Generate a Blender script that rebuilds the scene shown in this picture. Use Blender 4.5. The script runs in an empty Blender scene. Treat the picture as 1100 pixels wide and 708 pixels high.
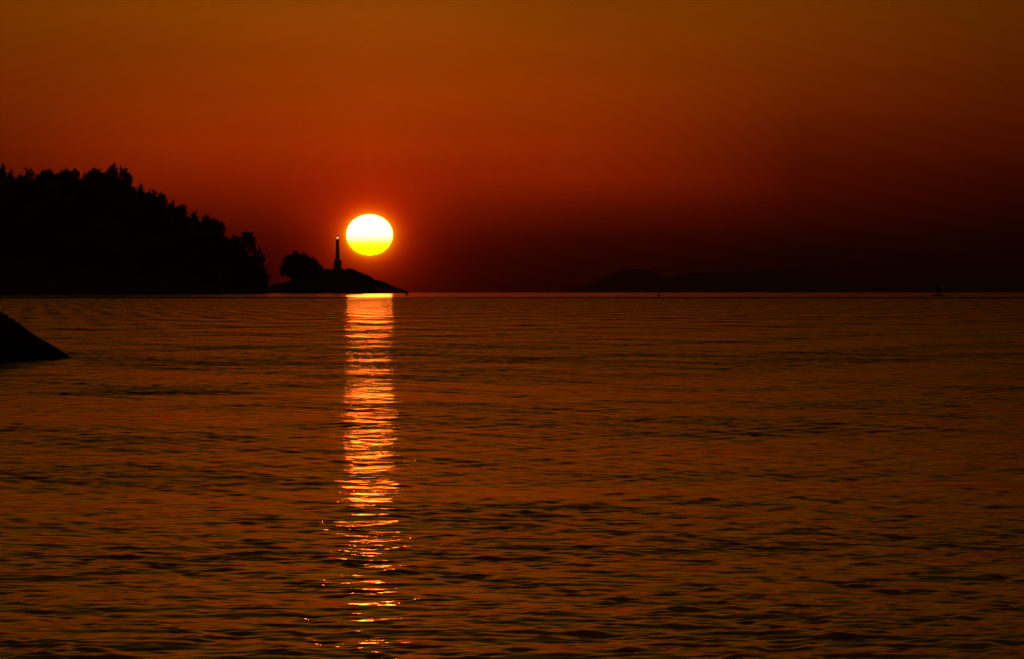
import bpy, math, random
import numpy as np
R = math.radians
sc = bpy.context.scene
COL = sc.collection

# ------------------------------------------------------------------ camera
EYE = 3.0                       # metres above the water
RE = 6.371e6                    # the sea follows the curve of the earth
PX = 0.53 / 50 * math.pi / 180  # one photo pixel, from the sun's known width
LEVEL_Y = 309.1                 # photo row of the level line (above the visible horizon)
cam_d = bpy.data.cameras.new('camera'); cam = bpy.data.objects.new('camera', cam_d); COL.objects.link(cam)
cam_d.sensor_width = 36.0
cam_d.lens = 36.0 / (1100 * PX)
PITCH = (354 - LEVEL_Y) * PX
cam.location = (0, 0, EYE); cam.rotation_euler = (R(90) - PITCH, 0, 0)
cam_d.clip_start = 0.5; cam_d.clip_end = 400000
sc.camera = cam

def at(px, py, d):
    """world point seen at photo pixel (px, py) at distance d"""
    a = (px - 550) * PX; b = (354 - py) * PX
    y = math.cos(PITCH) + b * math.sin(PITCH); z = -math.sin(PITCH) + b * math.cos(PITCH)
    return (a * d / y, d, EYE + z * d / y)
def sea_z(x, y): return -(x * x + y * y) / (2 * RE)
def foot(px, d):
    x = (px - 550) * PX * d
    return (x, d, sea_z(x, d))

SUN_PX = (397.0, 252.2)
SUN_AZ = (SUN_PX[0] - 550) * PX
SUN_EL = (LEVEL_Y - SUN_PX[1]) * PX

# ------------------------------------------------------------------ render and view
sc.view_settings.view_transform = 'Standard'; sc.view_settings.look = 'None'
sc.view_settings.exposure = 0.0; sc.view_settings.gamma = 1.0
try: sc.view_settings.use_curve_mapping = False
except Exception: pass
sc.render.engine = 'CYCLES'
cy = sc.cycles
cy.max_bounces = 5; cy.diffuse_bounces = 2; cy.glossy_bounces = 3; cy.volume_bounces = 0
cy.sample_clamp_indirect = 0; cy.sample_clamp_direct = 0
cy.use_denoising = True
cy.use_adaptive_sampling = False
cy.caustics_reflective = False; cy.caustics_refractive = False

# ------------------------------------------------------------------ node helper
class NT:
    def __init__(s, nt): s.t = nt; s.n = nt.nodes; s.l = nt.links; s.n.clear()
    def new(s, typ, **kw):
        n = s.n.new(typ)
        for k, v in kw.items(): setattr(n, k, v)
        return n
    def put(s, sock, v):
        if hasattr(v, 'links') or isinstance(v, bpy.types.NodeSocket): s.l.new(v, sock)
        else: sock.default_value = v
    def m(s, op, a, b=0.0, c=0.0, clamp=False):
        n = s.new('ShaderNodeMath', operation=op, use_clamp=clamp)
        s.put(n.inputs[0], a); s.put(n.inputs[1], b); s.put(n.inputs[2], c)
        return n.outputs[0]
    def rng(s, v, a, b, c=0.0, d=1.0, kind='LINEAR'):
        n = s.new('ShaderNodeMapRange', interpolation_type=kind, clamp=True)
        s.put(n.inputs[0], v)
        for i, q in enumerate((a, b, c, d)): s.put(n.inputs[i + 1], q)
        return n.outputs[0]
    def mix(s, f, a, b, mode='MIX'):
        n = s.new('ShaderNodeMix', data_type='RGBA', blend_type=mode, clamp_factor=True)
        s.put(n.inputs[0], f); s.put(n.inputs[6], a); s.put(n.inputs[7], b)
        return n.outputs[2]
    def ramp(s, f, stops):
        n = s.new('ShaderNodeValToRGB'); s.put(n.inputs[0], f)
        e = n.color_ramp.elements
        n.color_ramp.interpolation = 'LINEAR'
        e[0].position = stops[0][0]; e[0].color = (*stops[0][1], 1)
        e[1].position = stops[-1][0]; e[1].color = (*stops[-1][1], 1)
        for p, c in stops[1:-1]:
            q = e.new(p); q.color = (*c, 1)
        return n.outputs[0]

# ------------------------------------------------------------------ sky
SKYGAIN = 1.06
w = bpy.data.worlds.new('World'); sc.world = w; w.use_nodes = True
N = NT(w.node_tree)
tc = N.new('ShaderNodeTexCoord'); sp = N.new('ShaderNodeSeparateXYZ'); N.l.new(tc.outputs['Generated'], sp.inputs[0])
DEG = 180 / math.pi
el = N.m('MULTIPLY', N.m('ARCSINE', sp.outputs[2]), DEG)
az = N.m('MULTIPLY', N.m('SUBTRACT', N.m('ARCTAN2', sp.outputs[0], sp.outputs[1]), SUN_AZ), DEG)
aaz = N.m('ABSOLUTE', az)
# brightness along elevation (degrees above the visible horizon) at several bearings from the sun
H0 = -5.2 * PX * DEG
tab = {
 0.0: [(-1,.03),(0,.045),(.35,.08),(.65,.18),(.9,.40),(1.2,.54),(1.5,.56),(1.74,.54),(2.27,.45),(2.8,.365),(3.33,.32),(4.5,.155),(6,.062),(9,.021),(14,.010),(22,.004)],
 1.1: [(-1,.015),(0,.022),(.35,.045),(.65,.10),(.9,.21),(1.2,.40),(1.5,.46),(1.74,.46),(2.27,.40),(2.8,.335),(3.33,.30),(4.5,.145),(6,.060),(9,.020),(14,.010),(22,.004)],
 2.3: [(-1,.006),(0,.010),(.36,.028),(.55,.045),(.77,.080),(.95,.16),(1.19,.34),(1.45,.40),(1.63,.41),(2.06,.37),(2.48,.315),(3.33,.255),(4.5,.128),(6,.055),(9,.019),(14,.0095),(22,.004)],
 4.9: [(-1,.001),(0,.0012),(.36,.005),(.60,.018),(.87,.045),(1.2,.085),(1.40,.110),(1.74,.138),(2.27,.184),(2.8,.192),(3.33,.195),(4.5,.115),(6,.053),(9,.020),(14,.009),(22,.0035)],
 7.3: [(-1,.0005),(0,.0006),(.25,.001),(.68,.0090),(1.2,.042),(1.5,.066),(1.74,.090),(2.48,.112),(3.33,.125),(4.5,.082),(6,.042),(9,.017),(14,.008),(22,.003)],
 25.: [(-1,.001),(0,.0015),(1.2,.006),(2.5,.015),(4.5,.022),(9,.018),(22,.004)],
}
def greens(e, r):   # hue turns from red at the horizon to brown higher up
    g = np.interp(e, [0, .4, .8, 1.3, 1.74, 2.27, 2.8, 3.33, 5, 9, 22], [.03, .03, .04, .05, .078, .115, .155, .20, .34, .42, .44])
    return (r, r * g, r * .002)
EMAX = 22.0
f = N.m('DIVIDE', N.m('SUBTRACT', el, H0), EMAX, clamp=True)
f = N.m('POWER', f, 0.5)        # more stops near the horizon
ramps = []
for k, rows in tab.items():
    e_ = np.array([q[0] for q in rows]); r_ = np.log(np.array([q[1] for q in rows]))
    st = []
    for i in range(30):
        p = i / 29; e = EMAX * p * p
        sm = np.mean([np.interp(e + o, e_, r_) for o in (-.12, -.06, 0, .06, .12)])
        st.append((p, greens(e, math.exp(sm))))
    ramps.append((k, N.ramp(f, st)))
c = ramps[0][1]
for (k0, _), (k1, rr) in zip(ramps[:-1], ramps[1:]):
    c = N.mix(N.rng(aaz, k0, k1, kind='LINEAR'), c, rr)
# uneven dusty layers in the air
mp = N.new('ShaderNodeMapping'); N.l.new(tc.outputs['Generated'], mp.inputs[0]); mp.inputs['Scale'].default_value = (9, 9, 110)
nz = N.new('ShaderNodeTexNoise'); N.l.new(mp.outputs[0], nz.inputs[0]); nz.inputs['Scale'].default_value = 1.0; nz.inputs['Detail'].default_value = 3
var = N.rng(nz.outputs[0], .3, .7, .93, 1.07)
vc = N.new('ShaderNodeCombineXYZ')
for i in range(3): N.l.new(var, vc.inputs[i])
c = N.mix(1.0, c, vc.outputs[0], 'MULTIPLY')
# aureole round the flattened sun
SUN_RX, SUN_RY = 25.0 * PX * DEG, 22.0 * PX * DEG
dx = N.m('DIVIDE', az, SUN_RX); dy = N.m('DIVIDE', N.m('SUBTRACT', el, SUN_EL * DEG), SUN_RY)
rr = N.m('SQRT', N.m('ADD', N.m('MULTIPLY', dx, dx), N.m('MULTIPLY', dy, dy)))
t = N.m('MULTIPLY', N.m('MAXIMUM', N.m('SUBTRACT', rr, 1.0), 0.0), 23.5)   # photo pixels from the limb
def ex(a, k): return N.m('MULTIPLY', N.m('EXPONENT', N.m('DIVIDE', t, -k)), a)
gr = N.m('ADD', N.m('ADD', ex(1.2, 7.0), ex(.62, 22.0)), ex(.04, 60.0))
gg = N.m('ADD', N.m('ADD', ex(.40, 1.6), ex(.24, 5.0)), ex(.035, 16.0))
gc = N.new('ShaderNodeCombineXYZ'); N.l.new(gr, gc.inputs[0]); N.l.new(gg, gc.inputs[1])
c = N.mix(1.0, c, gc.outputs[0], 'ADD')
# the clear sky overhead
sky = N.new('ShaderNodeTexSky', sky_type='NISHITA', sun_disc=False)
sky.sun_elevation = SUN_EL; sky.sun_rotation = SUN_AZ; sky.dust_density = 6.0; sky.air_density = 1.5
skc = N.mix(1.0, sky.outputs[0], (0.02, 0.008, 0.003, 1), 'MULTIPLY')
c = N.mix(N.rng(el, 9, 24, kind='SMOOTHSTEP'), c, skc)
bg = N.new('ShaderNodeBackground'); N.l.new(c, bg.inputs[0]); bg.inputs[1].default_value = SKYGAIN
out = N.new('ShaderNodeOutputWorld'); N.l.new(bg.outputs[0], out.inputs[0])

# ------------------------------------------------------------------ object helpers
def tag(o, label=None, cat=None, group=None, kind=None):
    if label: o['label'] = label
    if cat: o['category'] = cat
    if group: o['group'] = group
    if kind: o['kind'] = kind
    return o
def empty(name, loc):
    o = bpy.data.objects.new(name, None); COL.objects.link(o); o.location = loc; o.empty_display_size = .5
    return o
class MB:
    def __init__(s): s.v = []; s.f = []
    def add(s, v, f):
        k = len(s.v); s.v += [tuple(q) for q in v]; s.f += [tuple(i + k for i in q) for q in f]
    def box(s, x0, x1, y0, y1, z0, z1):
        s.add([(x0,y0,z0),(x1,y0,z0),(x1,y1,z0),(x0,y1,z0),(x0,y0,z1),(x1,y0,z1),(x1,y1,z1),(x0,y1,z1)],
              [(3,2,1,0),(4,5,6,7),(0,1,5,4),(1,2,6,5),(2,3,7,6),(3,0,4,7)])
    def lathe(s, prof, n=16, c=(0,0)):
        v = []; f = []
        for r, z in prof:
            for i in range(n):
                a = 2 * math.pi * i / n; v.append((c[0] + r * math.cos(a), c[1] + r * math.sin(a), z))
        for j in range(len(prof) - 1):
            for i in range(n):
                f.append((j*n+i, j*n+(i+1)%n, (j+1)*n+(i+1)%n, (j+1)*n+i))
        f.append(tuple(range(n))[::-1]); f.append(tuple((len(prof)-1)*n+i for i in range(n)))
        s.add(v, f)
    def tube(s, p, q, r0, r1, n=7):
        p = np.array(p, float); q = np.array(q, float); d = q - p; d /= np.linalg.norm(d)
        u = np.cross(d, (0, 0, 1) if abs(d[2]) < .9 else (1, 0, 0)); u /= np.linalg.norm(u); w_ = np.cross(d, u)
        v = []
        for o, r in ((p, r0), (q, r1)):
            for i in range(n):
                a = 2 * math.pi * i / n; v.append(o + r * (math.cos(a) * u + math.sin(a) * w_))
        f = [(i, (i+1)%n, n+(i+1)%n, n+i) for i in range(n)] + [tuple(range(n))[::-1], tuple(n+i for i in range(n))]
        s.add(v, f)
    def mesh(s, name, mat, smooth=False):
        me = bpy.data.meshes.new(name); me.from_pydata(s.v, [], s.f); me.materials.append(mat)
        if smooth: me.polygons.foreach_set('use_smooth', [True] * len(me.polygons))
        me.update(); return me
    def build(s, name, mat, parent=None, smooth=False):
        o = bpy.data.objects.new(name, s.mesh(name, mat, smooth)); COL.objects.link(o); o.parent = parent
        return o
def fast_mesh(name, v, quads, mat, smooth=True):
    me = bpy.data.meshes.new(name)
    v = np.ascontiguousarray(v, np.float32); q = np.ascontiguousarray(quads, np.int32); n = len(q)
    me.vertices.add(len(v)); me.vertices.foreach_set('co', v.ravel())
    me.loops.add(n * 4); me.loops.foreach_set('vertex_index', q.ravel())
    me.polygons.add(n); me.polygons.foreach_set('loop_start', np.arange(0, 4 * n, 4, dtype=np.int32))
    me.polygons.foreach_set('use_smooth', np.full(n, smooth))
    me.materials.append(mat); me.update(calc_edges=True)
    return me

def rough_mat(name, c0, c1, scale, rough=.85, bump=.3):
    m = bpy.data.materials.new(name); m.use_nodes = True; n = NT(m.node_tree)
    tc = n.new('ShaderNodeTexCoord'); z = n.new('ShaderNodeTexNoise'); n.l.new(tc.outputs['Object'], z.inputs[0])
    z.inputs['Scale'].default_value = scale; z.inputs['Detail'].default_value = 6
    col = n.ramp(z.outputs[0], [(.32, c0), (.5, tuple((a+b)/2 for a, b in zip(c0, c1))), (.68, c1)])
    b = n.new('ShaderNodeBsdfPrincipled'); n.l.new(col, b.inputs['Base Color']); b.inputs['Roughness'].default_value = rough
    b.inputs['Specular IOR Level'].default_value = .25
    bp = n.new('ShaderNodeBump'); bp.inputs['Strength'].default_value = bump; n.l.new(z.outputs[0], bp.inputs['Height']); n.l.new(bp.outputs[0], b.inputs['Normal'])
    o = n.new('ShaderNodeOutputMaterial'); n.l.new(b.outputs[0], o.inputs[0])
    return m
M_rock = rough_mat('granite', (.10, .09, .08), (.22, .19, .16), .8)
M_wet = rough_mat('wet_dark_rock', (.02, .018, .016), (.05, .045, .04), .8)
M_soil = rough_mat('island_ground', (.06, .055, .03), (.14, .12, .08), .15)
M_leaf = rough_mat('foliage', (.03, .045, .015), (.07, .09, .03), .5, .7)
M_leaf2 = rough_mat('dull_foliage', (.035, .04, .018), (.06, .07, .03), .5, .7)
M_bark = rough_mat('bark', (.06, .045, .03), (.13, .10, .075), 2.0)
M_hill = rough_mat('far_hills', (.05, .05, .035), (.10, .09, .06), .003)
M_white = rough_mat('weathered_masonry', (.30, .28, .25), (.45, .43, .40), .7)
M_dark = rough_mat('dark_painted_metal', (.03, .03, .03), (.07, .06, .055), 2.0, .5)
M_red = rough_mat('faded_red_paint', (.16, .03, .02), (.26, .06, .04), 1.5, .5)
def emit(name, col, s):
    m = bpy.data.materials.new(name); m.use_nodes = True; n = NT(m.node_tree)
    e = n.new('ShaderNodeEmission'); e.inputs[0].default_value = (*col, 1); e.inputs[1].default_value = s
    o = n.new('ShaderNodeOutputMaterial'); n.l.new(e.outputs[0], o.inputs[0]); return m

# ------------------------------------------------------------------ the sun: a glowing ball squashed by refraction, far beyond the air
SD = 150000.0
m = bpy.data.materials.new('sun_fire'); m.use_nodes = True; n = NT(m.node_tree)
tcs = n.new('ShaderNodeTexCoord'); ss = n.new('ShaderNodeSeparateXYZ'); n.l.new(tcs.outputs['Generated'], ss.inputs[0])
col = n.ramp(ss.outputs[2], [(0, (80, 9.5, .0)), (.20, (86, 11.5, .0)), (.30, (90, 13, .12)), (.38, (94, 14, .8)), (.48, (96, 14.5, 1.8)), (1, (96, 14.5, 2.1))])
e = n.new('ShaderNodeEmission'); n.l.new(col, e.inputs[0]); e.inputs[1].default_value = 1.0
o = n.new('ShaderNodeOutputMaterial'); n.l.new(e.outputs[0], o.inputs[0])
b = MB(); rx = 24.8 * PX * SD; rz = 21.8 * PX * SD
K = 40
b.lathe([(max(.001, math.sin(math.pi * i / K)) * rx, -math.cos(math.pi * i / K) * rz) for i in range(K + 1)], 64)
sun = b.build('sun', m, None, True); sun.location = at(*SUN_PX, SD)
tag(sun, 'glowing setting sun, white above and yellow below, low over the islet', 'sun')

# ------------------------------------------------------------------ the sea
rng = np.random.default_rng(11)
comps = []
NC = 100
lam = np.exp(np.linspace(math.log(.14), math.log(10), NC)) * rng.uniform(.96, 1.04, NC)
SIG = 0.050                                  # rms slope of all the waves together
wt = np.interp(np.log(lam), np.log([.14, .28, .6, 1.2, 2.4, 5, 10]), [.9, 1.2, .95, .40, .14, .045, .02])
var_ = wt / wt.sum() * SIG ** 2
th = np.where(np.arange(NC) % 5 < 3, rng.normal(0, .8, NC), rng.choice((-1, 1), NC) * rng.normal(1.3, .25, NC)) + .08            # travelling towards the camera, with spread
for L, v_, a in zip(lam, var_, th):
    k = 2 * math.pi / L
    comps.append((L, k * math.sin(a), k * math.cos(a), math.sqrt(2 * v_) / k, rng.uniform(0, 6.283), v_))
mods = []
for i in range(16):                           # gust patches, wide across the view
    ly = math.exp(rng.uniform(math.log(6), math.log(260))); lx = ly * rng.uniform(1.5, 4)
    mods.append((2*math.pi/lx * rng.choice((-1, 1)), 2*math.pi/ly, rng.uniform(0, 6.283), 1.0, ly))
mod2 = []
for i in range(20):                           # smaller cat's paws
    ly = math.exp(rng.uniform(math.log(14), math.log(90))); lx = ly * rng.uniform(.15, .6)
    mod2.append((2*math.pi/lx * rng.choice((-1, 1)), 2*math.pi/ly, rng.uniform(0, 6.283)))
mod3 = []
for i in range(14):                           # groups of wavelets, steep here and flat there
    ly = math.exp(rng.uniform(math.log(1.6), math.log(9))); lx = ly * rng.uniform(.25, .7)
    mod3.append((2*math.pi/lx * rng.choice((-1, 1)), 2*math.pi/ly, rng.uniform(0, 6.283)))
mod4 = []
for i in range(18):                           # small rough and smooth spots far out
    ly = math.exp(rng.uniform(math.log(8), math.log(60))); lx = math.exp(rng.uniform(math.log(2.5), math.log(14)))
    mod4.append((2*math.pi/lx * rng.choice((-1, 1)), 2*math.pi/ly, rng.uniform(0, 6.283)))
def gust(x, y, dmin):
    s_ = np.zeros_like(x); n_ = 0
    for kx, ky, ph, a, ly in mods:
        if ly > dmin: s_ += np.sin(kx * x + ky * y + ph); n_ += 1
    amp = np.interp(y, [0, 200, 500, 1000, 20000], [.26, .20, .14, .10, .08])
    s2 = np.zeros_like(x)
    for kx, ky, ph in mod2: s2 += np.sin(kx * x + ky * y + ph)
    s4 = np.zeros_like(x); a4 = np.interp(y, [0, 300, 600, 1800], [0, 0, .75, .75])
    if a4.max() > 0:
        for kx, ky, ph in mod4: s4 += np.sin(kx * x + ky * y + ph)
    a2 = np.interp(y, [0, 150, 400, 1400, 3000], [.08, .22, .48, .62, .2])
    s3 = np.zeros_like(x)
    near = np.interp(y, [0, 330, 480], [1, .9, 0])
    if near.max() > 0:
        for kx, ky, ph in mod3: s3 += np.sin(kx * x + ky * y + ph)
        s3 = np.exp(.42 * near * s3 / math.sqrt(7)) / (1 + .08 * near)
    else: s3 = np.ones_like(x)
    return s3, np.clip((1.0 + amp * s_ / math.sqrt(max(n_, 1) / 2)) * np.exp(a2 * s2 / math.sqrt(10) + a4 * s4 / 3) / (1 + a2 * .3 + a4 * .2), .25, 3.4)
def slick(x, y):
    """calm band and the smoother far water"""
    d = y + .05 * x + 12 * np.sin(x / 90.0)
    return np.interp(d, [0, 170, 450, 1440, 1490, 1720, 1760, 9000], [.95, 1, .84, .80, .004, .004, .085, .085])
LK = np.log([.135, .17, .36, .6, 1.05, 2.9, 7.2, 11]); DK = np.log([78, 118, 228, 340, 430, 810, 1420, 1900])
RESF = .40
def sheet(angles, dists, cut):
    A, D = np.meshgrid(angles, dists)
    x = (D * np.sin(A)).astype(np.float64); y = D * np.cos(A)
    z = -(x * x + y * y) / (2 * RE)
    g3, g0 = gust(x, y, 0); g0 = g0 * slick(x, y)
    res = np.zeros_like(x)
    for L, kx, ky, a, ph, v_ in comps:
        g = g0 * (g3 if L < 1.1 else 1.0)
        # waves too short for the sheet to carry at that distance fade over into gloss
        dm = math.exp(np.interp(math.log(L), LK, DK)); wv = np.clip((dm - D) / (.3 * dm), 0, 1); wv = wv * wv * (3 - 2 * wv)
        if cut < 50 and wv.max() > 0: z += a * g * wv * np.sin(kx * x + ky * y + ph)
        elif cut >= 50: wv = wv * 0
        res += v_ * g * g * (1 - wv * wv)
    rough = np.power(2 * np.interp(D, [0, 350, 800, 1350], [RESF, RESF, .75, 1.4]) * res + 2 * (.0022 * np.minimum(slick(x, y) * 3, 1)) ** 2 + 1e-9, .25)
    nA = len(angles); nD = len(dists)
    i = np.arange(nD - 1)[:, None] * nA + np.arange(nA - 1)[None, :]
    q = np.stack([i, i + 1, i + nA + 1, i + nA], -1).reshape(-1, 4)
    return np.stack([x, y, z], -1).reshape(-1, 3), q, rough.ravel()
def fan(half, step):
    return np.arange(-half, half + step / 2, step) * math.pi / 180
parts = []
parts.append((sheet(fan(16, .036), np.arange(34, 112, .045), .17)))
parts.append((sheet(fan(12, .02), np.arange(111.9, 225, .115), .3)))
parts.append((sheet(fan(9, .018), np.arange(224.8, 420, .2), .58)))
D = [419.5]
while D[-1] < 1900: D.append(D[-1] + .35 * (D[-1] / 420) ** 1.6)
parts.append((sheet(fan(9, .022), np.array(D), 3.2)))
D = [D[-1] - 1]
while D[-1] < 14000: D.append(D[-1] * 1.004)
parts.append((sheet(fan(9, .12), np.array(D), 99)))
# open water outside the picture
for half, d0, d1, nd in ((16, 34, 112, 14), (12, 111.9, 224.95, 10), (9, 224.8, 16000, 60)):
    side = np.concatenate([np.linspace(half, 90, 30), np.linspace(90, 270, 40)[1:-1], np.linspace(270, 360 - half, 30)]) * math.pi / 180
    parts.append(sheet(side, np.geomspace(d0, d1, nd), 99))
parts.append(sheet(np.linspace(0, 360, 181) * math.pi / 180, np.concatenate([[.2], np.linspace(3, 34.06, 12)]), 99))
V = []; Q = []; RG = []; k = 0
for v, q, r in parts:
    V.append(v); Q.append(q + k); RG.append(r); k += len(v)
m = bpy.data.materials.new('sea_water'); m.use_nodes = True; n = NT(m.node_tree)
at_ = n.new('ShaderNodeAttribute', attribute_name='ripple')
b = n.new('ShaderNodeBsdfPrincipled'); b.inputs['Base Color'].default_value = (.004, .006, .006, 1)
b.inputs['IOR'].default_value = 1.333
n.l.new(at_.outputs['Fac'], b.inputs['Roughness'])
o = n.new('ShaderNodeOutputMaterial'); n.l.new(b.outputs[0], o.inputs[0])
me = fast_mesh('sea', np.concatenate(V), np.concatenate(Q), m)
a_ = me.attributes.new('ripple', 'FLOAT', 'POINT'); a_.data.foreach_set('value', np.concatenate(RG).astype(np.float32))
sea = bpy.data.objects.new('sea', me); COL.objects.link(sea); tag(sea, kind='structure')
del V, Q, RG, parts

# ------------------------------------------------------------------ terrain
def fbm(x, y, s, seed, octv=5):
    r = np.random.default_rng(seed); o = np.zeros_like(x); a = 1.0
    for i in range(octv):
        for j in range(4):
            t_ = r.uniform(0, 6.283); k_ = 2 * math.pi / (s * r.uniform(.7, 1.3))
            o += a * .5 * np.sin(k_ * (x * math.cos(t_) + y * math.sin(t_)) + r.uniform(0, 6.283))
        a *= .5; s *= .5
    return o
def terrain(name, prof, d0, depth, mat, nx, ny, rough_amp, rough_s, seed, drop=0.0, peak=.45, extra=None):
    """a hill whose crest line follows prof (photo pixels) and that stands at distance d0..d0+depth"""
    dc = d0 + depth * peak
    P = np.array([at(px, py + drop, dc) for px, py in prof])
    xs = np.linspace(P[0, 0], P[-1, 0], nx); cz = np.interp(xs, P[:, 0], P[:, 2])
    X, T = np.meshgrid(xs, np.linspace(0, 1, ny))
    Y = d0 + depth * T
    base = sea_z(0, d0) - 1.5
    up = np.where(T < peak, np.sin(np.clip(T / peak, 0, 1) * math.pi / 2) ** .75, np.cos((T - peak) / (1 - peak) * math.pi / 2) ** .7)
    Hh = (cz[None, :] - base)
    Z = base + Hh * up + fbm(X, Y, rough_s, seed) * rough_amp * up * np.clip(Hh / (Hh.max() * .3), 0, 1)
    v = np.stack([X, Y, Z], -1).reshape(-1, 3)
    i = np.arange(ny - 1)[:, None] * nx + np.arange(nx - 1)[None, :]
    q = np.stack([i, i + 1, i + nx + 1, i + nx], -1).reshape(-1, 4)
    o = bpy.data.objects.new(name, fast_mesh(name, v, q, mat)); COL.objects.link(o); tag(o, kind='structure')
    return o, (xs, np.linspace(0, 1, ny), Z, d0, depth)
def ground(g, x, y):
    xs, ts, Z, d0, depth = g
    fx = np.clip(np.interp(x, xs, np.arange(len(xs))), 0, len(xs) - 1.001); fy = np.clip((y - d0) / depth, 0, 1) * (len(ts) - 1); fy = min(fy, len(ts) - 1.001)
    i, j = int(fx), int(fy); u, w_ = fx - i, fy - j
    return float(Z[j, i]*(1-u)*(1-w_) + Z[j, i+1]*u*(1-w_) + Z[j+1, i]*(1-u)*w_ + Z[j+1, i+1]*u*w_)

# far hills under the dusk haze
terrain('hills', [(600, 316), (619, 311), (636, 306), (650, 300.5), (668, 292.5), (685, 291), (699, 293.5), (712, 299), (718, 300), (732, 297),
         (761, 294), (789, 293), (813, 290.5), (836, 290.5), (856, 294), (873, 298), (900, 302), (930, 306), (950, 305), (975, 299), (1000, 295.5),
         (1040, 293), (1075, 291.5), (1110, 293), (1160, 289), (1230, 296), (1300, 308), (1330, 316)], 13000, 3500, M_hill, 500, 50, 5, 700, 4)

# headland profile: the skyline of the trees, in photo pixels
HEAD = [(-330, 240), (-220, 205), (-120, 190), (-60, 184), (0, 180), (60, 181), (90, 184), (121, 177), (140, 184), (146, 196), (166, 202), (184, 214), (195, 219), (221, 230),
        (238, 238), (253, 252), (268, 262), (277, 285), (280, 306), (284, 317)]
HD = 3300
head, gH = terrain('headland', HEAD, HD, 420, M_soil, 300, 60, 2.0, 60, 7, drop=15, peak=.5)

# ------------------------------------------------------------------ trees
def crown_geom(rnd, lobes, leaf, per):
    """leaf clumps scattered through uneven lobes; lobes = [(centre, radii)]"""
    V = []; F = []
    for (cx, cy_, cz), (ax, ay, az_), in lobes:
        nn = max(6, int(per * ax * az_))
        for _ in range(nn):
            u = rnd.normal(size=3); u /= np.linalg.norm(u); rad = rnd.uniform(.25, 1.0) ** .45 * rnd.choice([1, 1, 1, 1, 1.12, 1.3])
            p = np.array([cx + u[0]*ax*rad, cy_ + u[1]*ay*rad, cz + u[2]*az_*rad])
            a = rnd.normal(size=3); a /= np.linalg.norm(a); b_ = np.cross(a, rnd.normal(size=3)); b_ /= np.linalg.norm(b_)
            s_ = leaf * rnd.uniform(.5, 1.3); k = len(V)
            V += [p - a*s_ , p + b_*s_*.55, p + a*s_*rnd.uniform(.8, 1.5), p - b_*s_*.55]; F.append((k, k+1, k+2, k+3))
    return V, F
def tree_meshes(seed, H, kind, mat):
    """trunk mesh and crown mesh of a tree H metres tall"""
    rnd = np.random.default_rng(seed)
    tr = MB(); lobes = []
    lean = rnd.uniform(-.06, .06, 2) * H
    top = (lean[0], lean[1], H * .8)
    mid = (lean[0] * .35, lean[1] * .35, H * .42)
    tr.tube((0, 0, -H*.06), mid, H * .026, H * .018); tr.tube(mid, top, H * .018, H * .006)
    if kind == 'broad':
        spread = H * .30
        for j in range(11):
            a = j * 2.4 + rnd.uniform(-.4, .4); zz = H * (.24 + .66 * (j / 10) ** .9); rr_ = spread * math.sin(math.pi * (.25 + .66 * j / 10)) * rnd.uniform(.65, 1.1)
            c_ = (lean[0] * zz/H + rr_ * math.cos(a), lean[1] * zz/H + rr_ * math.sin(a), zz)
            s_ = H * rnd.uniform(.12, .19)
            lobes.append((c_, (s_ * 1.15, s_ * 1.15, s_ * .85)))
            tr.tube((lean[0]*.6, lean[1]*.6, min(zz - H*.1, H * .6)), c_, H * .010, H * .004)
        lobes.append(((lean[0]*.8, lean[1]*.8, H*.56), (H*.27, H*.27, H*.32)))
    elif kind == 'tuft':          # ragged top with separate tufts on bare limbs
        for j in range(9):
            a = j * 2.4 + rnd.uniform(-.5, .5); zz = H * (.50 + .47 * j / 8); rr_ = H * rnd.uniform(.10, .26) * (1.1 - .6 * j / 8)
            c_ = (lean[0] + rr_ * math.cos(a), lean[1] + rr_ * math.sin(a), zz)
            s_ = H * rnd.uniform(.06, .12); lobes.append((c_, (s_ * 1.1, s_ * 1.1, s_ * .8)))
            tr.tube((lean[0]*.5, lean[1]*.5, zz - H * .16), c_, H * .011, H * .004)
        lobes.append(((lean[0]*.6, lean[1]*.6, H*.48), (H*.24, H*.24, H*.30)))
    else:                         # narrow
        for j in range(10):
            zz = H * (.30 + .66 * j / 9); s_ = H * (.19 - .11 * j / 9) * rnd.uniform(.8, 1.2)
            a = rnd.uniform(0, 6.28); c_ = (lean[0]*zz/H + s_*.5 * math.cos(a), lean[1]*zz/H + s_*.5 * math.sin(a), zz)
            lobes.append((c_, (s_, s_, s_ * .95)))
            tr.tube((lean[0]*zz/H, lean[1]*zz/H, zz - H*.06), c_, H * .008, H * .003)
    for _ in range({'broad': 26, 'tuft': 34, 'narrow': 22}[kind]):      # sprigs standing out of the crown
        (cx, cy_, cz), (ax, ay, az_) = lobes[rnd.integers(len(lobes))]
        u = rnd.normal(size=3); u[2] = abs(u[2]) * 1.3; u /= np.linalg.norm(u); q = rnd.uniform(1.2, 1.7); r_ = H * rnd.uniform(.016, .034)
        e_ = (cx + u[0]*ax*q, cy_ + u[1]*ay*q, cz + u[2]*az_*q)
        lobes.append((e_, (r_, r_, r_ * 2.2))); tr.tube((cx, cy_, cz), e_, H * .004, H * .002, 4)
    V, F = crown_geom(rnd, lobes, H * .036, 11000 / (H * H))
    cb = MB(); cb.v = [tuple(q) for q in V]; cb.f = F
    # seat the crown's top exactly at H
    zt = max(q[2] for q in cb.v); cb.v = [(q[0], q[1], q[2] * H / zt) for q in cb.v]
    return tr.mesh('trunk', M_bark, True), cb.mesh('crown', mat)
KIND = {}
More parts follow.
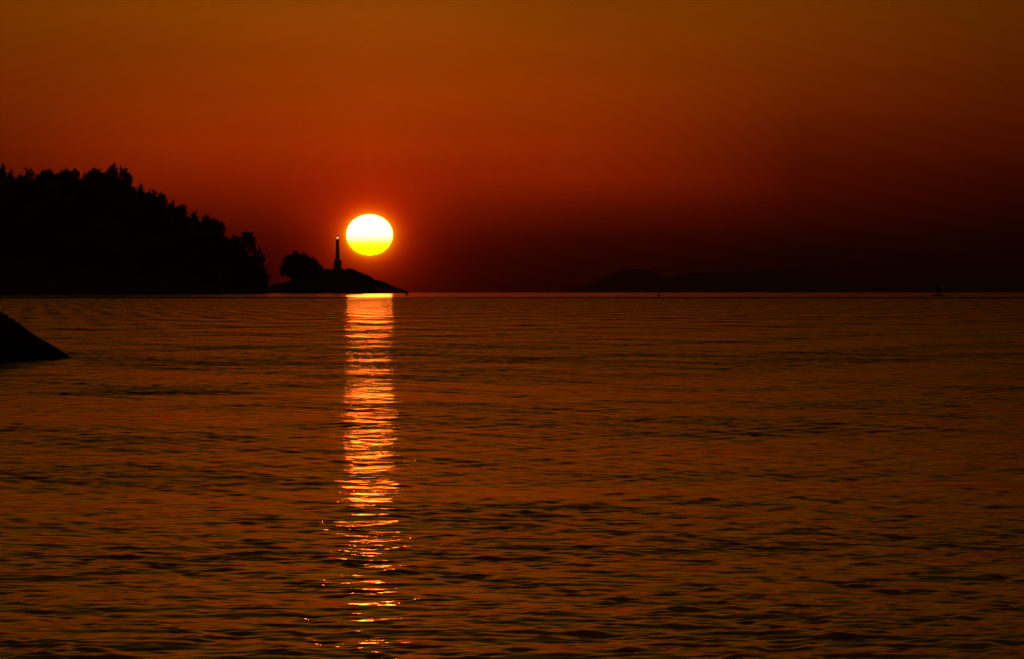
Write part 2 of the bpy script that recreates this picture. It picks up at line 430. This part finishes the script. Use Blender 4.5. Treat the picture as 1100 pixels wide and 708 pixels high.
for i, (kd, sd) in enumerate([('broad', 1), ('broad', 2), ('tuft', 3), ('tuft', 4), ('narrow', 5), ('narrow', 6), ('broad', 7), ('tuft', 8)]):
    KIND.setdefault(kd, []).append(tree_meshes(sd, 16.0, kd, M_leaf if i % 2 else M_leaf2))
def plant(name, label, group, loc, H, width, kind, vi, rz, cat='tree'):
    root = empty(name, loc); tag(root, label, cat, group)
    tm, cm = KIND[kind][vi % len(KIND[kind])]
    for nm, me_ in (('trunk', tm), ('crown', cm)):
        c_ = bpy.data.objects.new(nm, me_); COL.objects.link(c_); c_.parent = root
    s_ = H / 16.0; root.scale = (s_ * width, s_ * width, s_); root.rotation_euler = (0, 0, rz)
    return root
# skyline trees: photo x, photo y of the top, kind, width, what sets the tree apart
SKY = [
 (2, 176, 'narrow', 1.1, 'leftmost skyline tree, narrow and dark, cut by the left edge'),
 (11, 182, 'narrow', 1.0, 'short narrow tree just right of the leftmost skyline tree'),
 (22, 187, 'broad', .7, 'low rounded tree filling the dip before the mushroom-topped one'),
 (30, 179.5, 'tuft', .8, 'mushroom-topped tree standing left of the first deep skyline notch'),
 (43, 186, 'broad', .8, 'rounded tree just right of the first deep skyline notch'),
 (51, 181, 'broad', 1.1, 'wide domed tree on the left of the headland crest'),
 (61, 185, 'broad', .8, 'low tree in the shallow dip right of the wide domed tree'),
 (71, 181, 'broad', 1.0, 'flat-topped tree left of the ridge crest second notch'),
 (82, 181, 'tuft', .9, 'spiky tree on the left brink of the second skyline notch'),
 (95, 185, 'tuft', .8, 'ragged tree on the right brink of the second skyline notch'),
 (102, 179.5, 'broad', 1.0, 'bushy tree left of the tallest crest tree'),
 (112, 184, 'broad', .8, 'lower tree tucked under the left side of the tallest'),
 (121, 175, 'tuft', 1.1, 'tallest ragged tree on the crest with a spiky tip'),
 (132, 177.5, 'tuft', 1.0, 'ragged tree beside the tallest, on its right'),
 (139, 185, 'tuft', .8, 'tree leaning out right where the crest begins to drop'),
 (151, 197, 'narrow', 1.1, 'small pointed tree first down the slope from the crest'),
 (160, 205, 'broad', .7, 'low tree in the slope between two pointed ones'),
 (166, 202.5, 'narrow', 1.0, 'pointed slim tree high on the falling slope'),
 (174, 206, 'broad', .7, 'round-headed small tree midway down the upper slope'),
 (184, 214.5, 'narrow', 1.3, 'upright tree left of the narrow gap in the slope'),
 (195, 219, 'broad', .85, 'square-topped tree right of the narrow gap in the slope'),
 (208, 226, 'narrow', 1.2, 'short tree below the square-topped one'),
 (221, 229, 'tuft', .8, 'wispy tree halfway down the falling slope'),
 (230, 234, 'broad', .7, 'low dark tree between two wispy ones'),
 (238, 236.5, 'tuft', .8, 'wispy tree above the dip before the last big tree'),
 (252, 252, 'broad', .7, 'low tree at the left foot of the last big tree'),
 (266, 248.5, 'tuft', 1.6, 'last big tree, limb reaching right towards the islet'),
 (275, 264, 'tuft', 1.1, 'outermost upper tree near the tip of the headland'),
 (281, 282, 'broad', 1.05, 'tree bulging over the water at the headland tip'),
 (279, 298, 'broad', .7, 'lowest shrubby tree at the waterline of the headland tip'),
]
rnd = random.Random(5)
yc = HD + 210
for i, (px, py, kd, wd, lb) in enumerate(SKY):
    y = yc + rnd.uniform(-18, 12)
    top = at(px, py, y)
    gz = ground(gH, top[0], y)
    H = max(9.0, top[2] - gz + .8) if px < 270 else top[2] - max(gz, sea_z(0, y)) + .6
    H = min(H, 24)
    plant('tree', 'black silhouette of a ' + lb, 'trees along the headland skyline', (top[0], y, top[2] - H), H, wd * 14.5 / H, kd, i, rnd.uniform(0, 6.28))
# the wood on the slope below: one dark mass
r2 = np.random.default_rng(21)
WV = []; WF = []; k = 0
base_geo = {}
for kd, lst in KIND.items():
    for j, (tm, cm) in enumerate(lst):
        co = np.empty(len(cm.vertices) * 3, np.float32); cm.vertices.foreach_get('co', co)
        fi = np.empty(len(cm.polygons) * 4, np.int32); cm.polygons.foreach_get('vertices', fi)
        base_geo[(kd, j)] = (co.reshape(-1, 3), fi.reshape(-1, 4))
keys = list(base_geo)
HP = np.array(HEAD, float)
cnt = 0
while cnt < 420:
    px = r2.uniform(-320, 279); tpos = r2.uniform(.03, .62); y = HD + 420 * tpos
    x = (px - 550) * PX * y
    gz = ground(gH, x, y)
    if gz < sea_z(x, y) - .2: cnt += .2; continue
    H = r2.uniform(10, 16)
    lim = at(px, np.interp(px, HP[:, 0], HP[:, 1]) + 10, y)[2]     # keep below the skyline trees
    if gz + H > lim: H = lim - gz
    if H < 5: cnt += .3; continue
    co, fi = base_geo[keys[r2.integers(len(keys))]]
    a = r2.uniform(0, 6.28); s_ = H / 16
    ca, sa = math.cos(a) * s_ * 1.25, math.sin(a) * s_ * 1.25
    v = np.stack([co[:, 0]*ca - co[:, 1]*sa + x, co[:, 0]*sa + co[:, 1]*ca + y, co[:, 2]*s_ + gz - .6], -1)
    WV.append(v); WF.append(fi + k); k += len(v); cnt += 1
me = fast_mesh('woodland', np.concatenate(WV), np.concatenate(WF), M_leaf, False)
wood = bpy.data.objects.new('woodland', me); COL.objects.link(wood)
tag(wood, 'dense black wood covering the slope of the headland below its skyline', 'woodland', kind='stuff')

# ------------------------------------------------------------------ the islet with its lighthouse
ID = 4000
ISL = [(282, 317), (286, 313.5), (290, 308.5), (300, 305.5), (314, 303), (330, 299), (342, 292.5), (352, 289.5), (362, 289), (375, 289.5), (386, 293), (402, 300.5),
       (421, 308), (429, 311), (437, 312.3), (441, 317)]
isle, gI = terrain('islet', ISL, ID - 40, 80, M_rock, 220, 60, .8, 14, 13, peak=.5)
for i, (px, py, bot, wd, kd, lb) in enumerate([
    (314, 271, 302, 1.1, 'broad', 'black silhouette of the leftmost islet tree, overhanging towards the headland'),
    (320, 269, 301, 1.35, 'broad', 'black silhouette of the tallest, roundest tree on the islet'),
    (329, 273.5, 300, 1.25, 'broad', 'black silhouette of the islet tree just right of the tallest one'),
    (337, 279, 297, 1.3, 'broad', 'black silhouette of the lower islet tree on the slope towards the lighthouse'),
    (345, 286.5, 296, 1.5, 'broad', 'black silhouette of the small bush nearest the lighthouse'),
    (318, 284, 305, .9, 'broad', 'black silhouette of the bush under the crown of the tallest islet tree'),
    (328, 283, 303, 1.2, 'broad', 'black silhouette of the bush under the lower islet trees, right of the other'),
    (338, 286, 300, 1.3, 'broad', 'black silhouette of the low bush second nearest the lighthouse')]):
    y = ID + (-6, 5, -3, 4, -5, -9, -8, -7)[i]
    tp = at(px, py, y); z0 = at(px, bot, y)[2]; H = tp[2] - z0
    plant('bush' if i > 3 else 'tree', lb, 'trees on the islet', (tp[0], y, z0), H, wd, kd, i, (0.4, 2.2, 4.0, 1.0, 5.0, 3.0, 1.7, 4.4)[i], 'bush' if i > 3 else 'tree')

U = PX * ID                                   # metres per photo pixel on the islet
fz = at(362.6, 289.6, ID)
lh = empty('lighthouse', fz); tag(lh, 'tapering lighthouse with a small lit lamp, standing on the crest of the islet', 'lighthouse')
b = MB(); hw = 4.8 * U
b.box(-hw, hw, -hw, hw, -1.5, 1.2*U); b.box(-hw*.86, hw*.86, -hw*.86, hw*.86, 1.2*U+.003, 8.2*U); b.box(-hw*.93, hw*.93, -hw*.93, hw*.93, 8.2*U+.003, 8.9*U)
base = b.build('plinth', M_white, lh)
b = MB(); b.box(-.7, .7, -hw*.86-.08, -hw*.86-.003, 1.2*U+.01, 1.2*U+2.3); b.build('door', M_dark, lh)
for sx in (-1, 1):
    b = MB(); b.box(sx*2.1-.4, sx*2.1+.4, -hw*.86-.06, -hw*.86-.003, 1.2*U+2.0, 1.2*U+3.4); b.build('window', M_dark, lh)
b = MB(); b.lathe([(4.0*U, 8.9*U+.003), (2.9*U, 10.4*U), (2.3*U, 12.5*U), (1.9*U, 22*U), (1.6*U, 31*U)], 24); b.build('tower', M_white, lh, True)
b = MB(); b.lathe([(1.8*U, 31*U+.003), (2.2*U, 31.5*U), (2.2*U, 32.0*U), (1.2*U, 32.0*U+.01)], 24)
gal = b.build('gallery', M_dark, lh)
b = MB()
for j in range(12):
    a = j * math.pi / 6; b.tube((2.1*U*math.cos(a), 2.1*U*math.sin(a), 32*U), (2.1*U*math.cos(a), 2.1*U*math.sin(a), 32*U+1.0), .03, .03, 5)
    a2 = a + math.pi / 6; b.tube((2.1*U*math.cos(a), 2.1*U*math.sin(a), 32*U+1.0), (2.1*U*math.cos(a2), 2.1*U*math.sin(a2), 32*U+1.0), .03, .03, 5)
b.build('railing', M_dark, gal)
b = MB()
for j in range(6):
    a = (j + .5) * math.pi / 3; b.tube((1.1*U*math.cos(a), 1.1*U*math.sin(a), 32*U+.02), (1.1*U*math.cos(a), 1.1*U*math.sin(a), 35.4*U), .05, .05, 5)
b.build('lantern_frame', M_dark, lh)
b = MB(); b.lathe([(.3, 33.1*U), (.7, 33.5*U), (.75, 34.3*U), (.5, 35.0*U), (.1, 35.2*U)], 14); b.build('lamp', emit('lamp_light', (1.0, .42, .28), 2.2), lh, True)
b = MB(); b.lathe([(1.3*U, 35.4*U), (1.25*U, 35.6*U), (.6*U, 36.2*U), (.06, 36.5*U)], 16); b.build('roof', M_dark, lh)

# ------------------------------------------------------------------ marks on the water
def can_buoy(px, d, h, label):
    r_ = empty('mooring_buoy', foot(px, d)); tag(r_, label, 'buoy')
    b = MB(); b.lathe([(h*.16, -h*.25), (h*.36, -h*.12), (h*.40, h*.12), (h*.36, h*.34), (h*.15, h*.42)], 14); b.build('float', M_red, r_, True)
    b = MB(); b.lathe([(h*.12, h*.42+.003), (h*.09, h*.72), (h*.17, h*.76), (h*.17, h*.96), (h*.05, h)], 10); b.build('top_mark', M_dark, r_)
can_buoy(437.2, 2350, 1.7, 'tiny dark buoy just below the right tip of the islet')
can_buoy(708, 1950, 1.4, 'tiny dark buoy on the calm line below the far hills')
# the big navigation buoy on the right
bd = 2050; r_ = empty('navigation_buoy', foot(1008, bd)); u = PX * bd
tag(r_, 'dark navigation buoy with an upright tower, near the right edge of the horizon', 'buoy')
b = MB(); b.lathe([(3.0*u, -1.2*u), (6.2*u, -.4*u), (6.4*u, .7*u), (5.4*u, 1.3*u), (2.4*u, 1.7*u)], 20); b.build('float', M_red, r_, True)
b = MB()
for j in range(4):
    a = j * math.pi/2 + .6; b.tube((2.3*u*math.cos(a), 2.3*u*math.sin(a), 1.5*u), (1.3*u*math.cos(a), 1.3*u*math.sin(a), 11*u), .10, .08, 6)
    for q in range(4):
        z0, z1 = (1.5+2.4*q)*u, (3.9+2.4*q)*u; r0, r1 = 2.3*u-.25*u*q, 2.05*u-.25*u*q; a2 = a + math.pi/2
        b.tube((r0*math.cos(a), r0*math.sin(a), z0), (r1*math.cos(a2), r1*math.sin(a2), z1), .05, .05, 5)
b.build('tower', M_dark, r_)
b = MB()
for q in range(4):
    a = q * math.pi/2 + .6
    b.tube((1.6*u*math.cos(a), 1.6*u*math.sin(a), 4*u), (1.2*u*math.cos(a), 1.2*u*math.sin(a), 10.5*u), .28, .24, 6)
b.lathe([(1.5*u, 3.6*u), (1.4*u, 10.6*u)], 12); b.build('daymark', M_red, r_)
b = MB(); b.lathe([(1.7*u, 11*u+.003), (1.7*u, 11.4*u), (.7*u, 11.5*u), (.7*u, 13*u), (.9*u, 13.1*u), (.1*u, 14*u)], 12); b.build('lantern', M_dark, r_)

# ------------------------------------------------------------------ the near boulder at the left
BD = 214.0; ub = PX * BD
prof = np.array([(-200, 372), (-170, 345), (-120, 326), (-70, 322), (-30, 325), (0, 335.7), (9, 341.5), (19, 347.6), (29, 355), (43.6, 364.4), (58, 372), (65.5, 376.7), (73, 382), (77, 385), (82, 392)])
nx, ny = 280, 60
pxs = np.linspace(prof[0, 0], prof[-1, 0], nx)
topz = np.array([at(p, q, BD)[2] for p, q in zip(pxs, np.interp(pxs, prof[:, 0], prof[:, 1]))])
zb = -.8
V = []
for i in range(nx):
    x = (pxs[i] - 550) * PX * BD
    hh = max(topz[i] - zb, .02); wdt = .5 + 1.5 * hh
    for j in range(ny):
        a = math.pi * j / (ny - 1)
        cz, sz = math.cos(a), math.sin(a)
        V.append((x, BD - wdt * np.sign(cz) * abs(cz) ** .8, zb + hh * sz ** .75))
V = np.array(V)
nzv = fbm(V[:, 0] + V[:, 2] * 1.7, V[:, 1] * 1.2 - V[:, 2], 1.4, 3, 5)
rg = np.abs(fbm(V[:, 0] * 1.3, V[:, 1] + V[:, 2] * .7, .55, 9, 4))
V[:, 2] -= rg * .035 * np.clip((V[:, 2] - zb), 0, 1)
V[:, 2] += nzv * .03 * np.clip((V[:, 2] - zb), 0, 1); V[:, 1] += nzv * .06
i = np.arange(nx - 1)[:, None] * ny + np.arange(ny - 1)[None, :]
Qd = np.stack([i, i + 1, i + ny + 1, i + ny], -1).reshape(-1, 4)
o = bpy.data.objects.new('boulder', fast_mesh('boulder', V, Qd, M_wet)); COL.objects.link(o)
tag(o, 'smooth black boulder sloping into the water at the left edge', 'rock')

# ------------------------------------------------------------------ the dusk air
HAZE = 3.8e-5
b = MB(); b.box(-9000, 9000, -3000, 17500, -60, 420)
mh = bpy.data.materials.new('dusk_haze'); mh.use_nodes = True; n = NT(mh.node_tree)
pv = n.new('ShaderNodeVolumePrincipled'); pv.inputs['Color'].default_value = (.95, .62, .4, 1); pv.inputs['Density'].default_value = HAZE; pv.inputs['Anisotropy'].default_value = .6
o = n.new('ShaderNodeOutputMaterial'); n.l.new(pv.outputs[0], o.inputs['Volume'])
hz = b.build('haze', mh); tag(hz, kind='stuff')
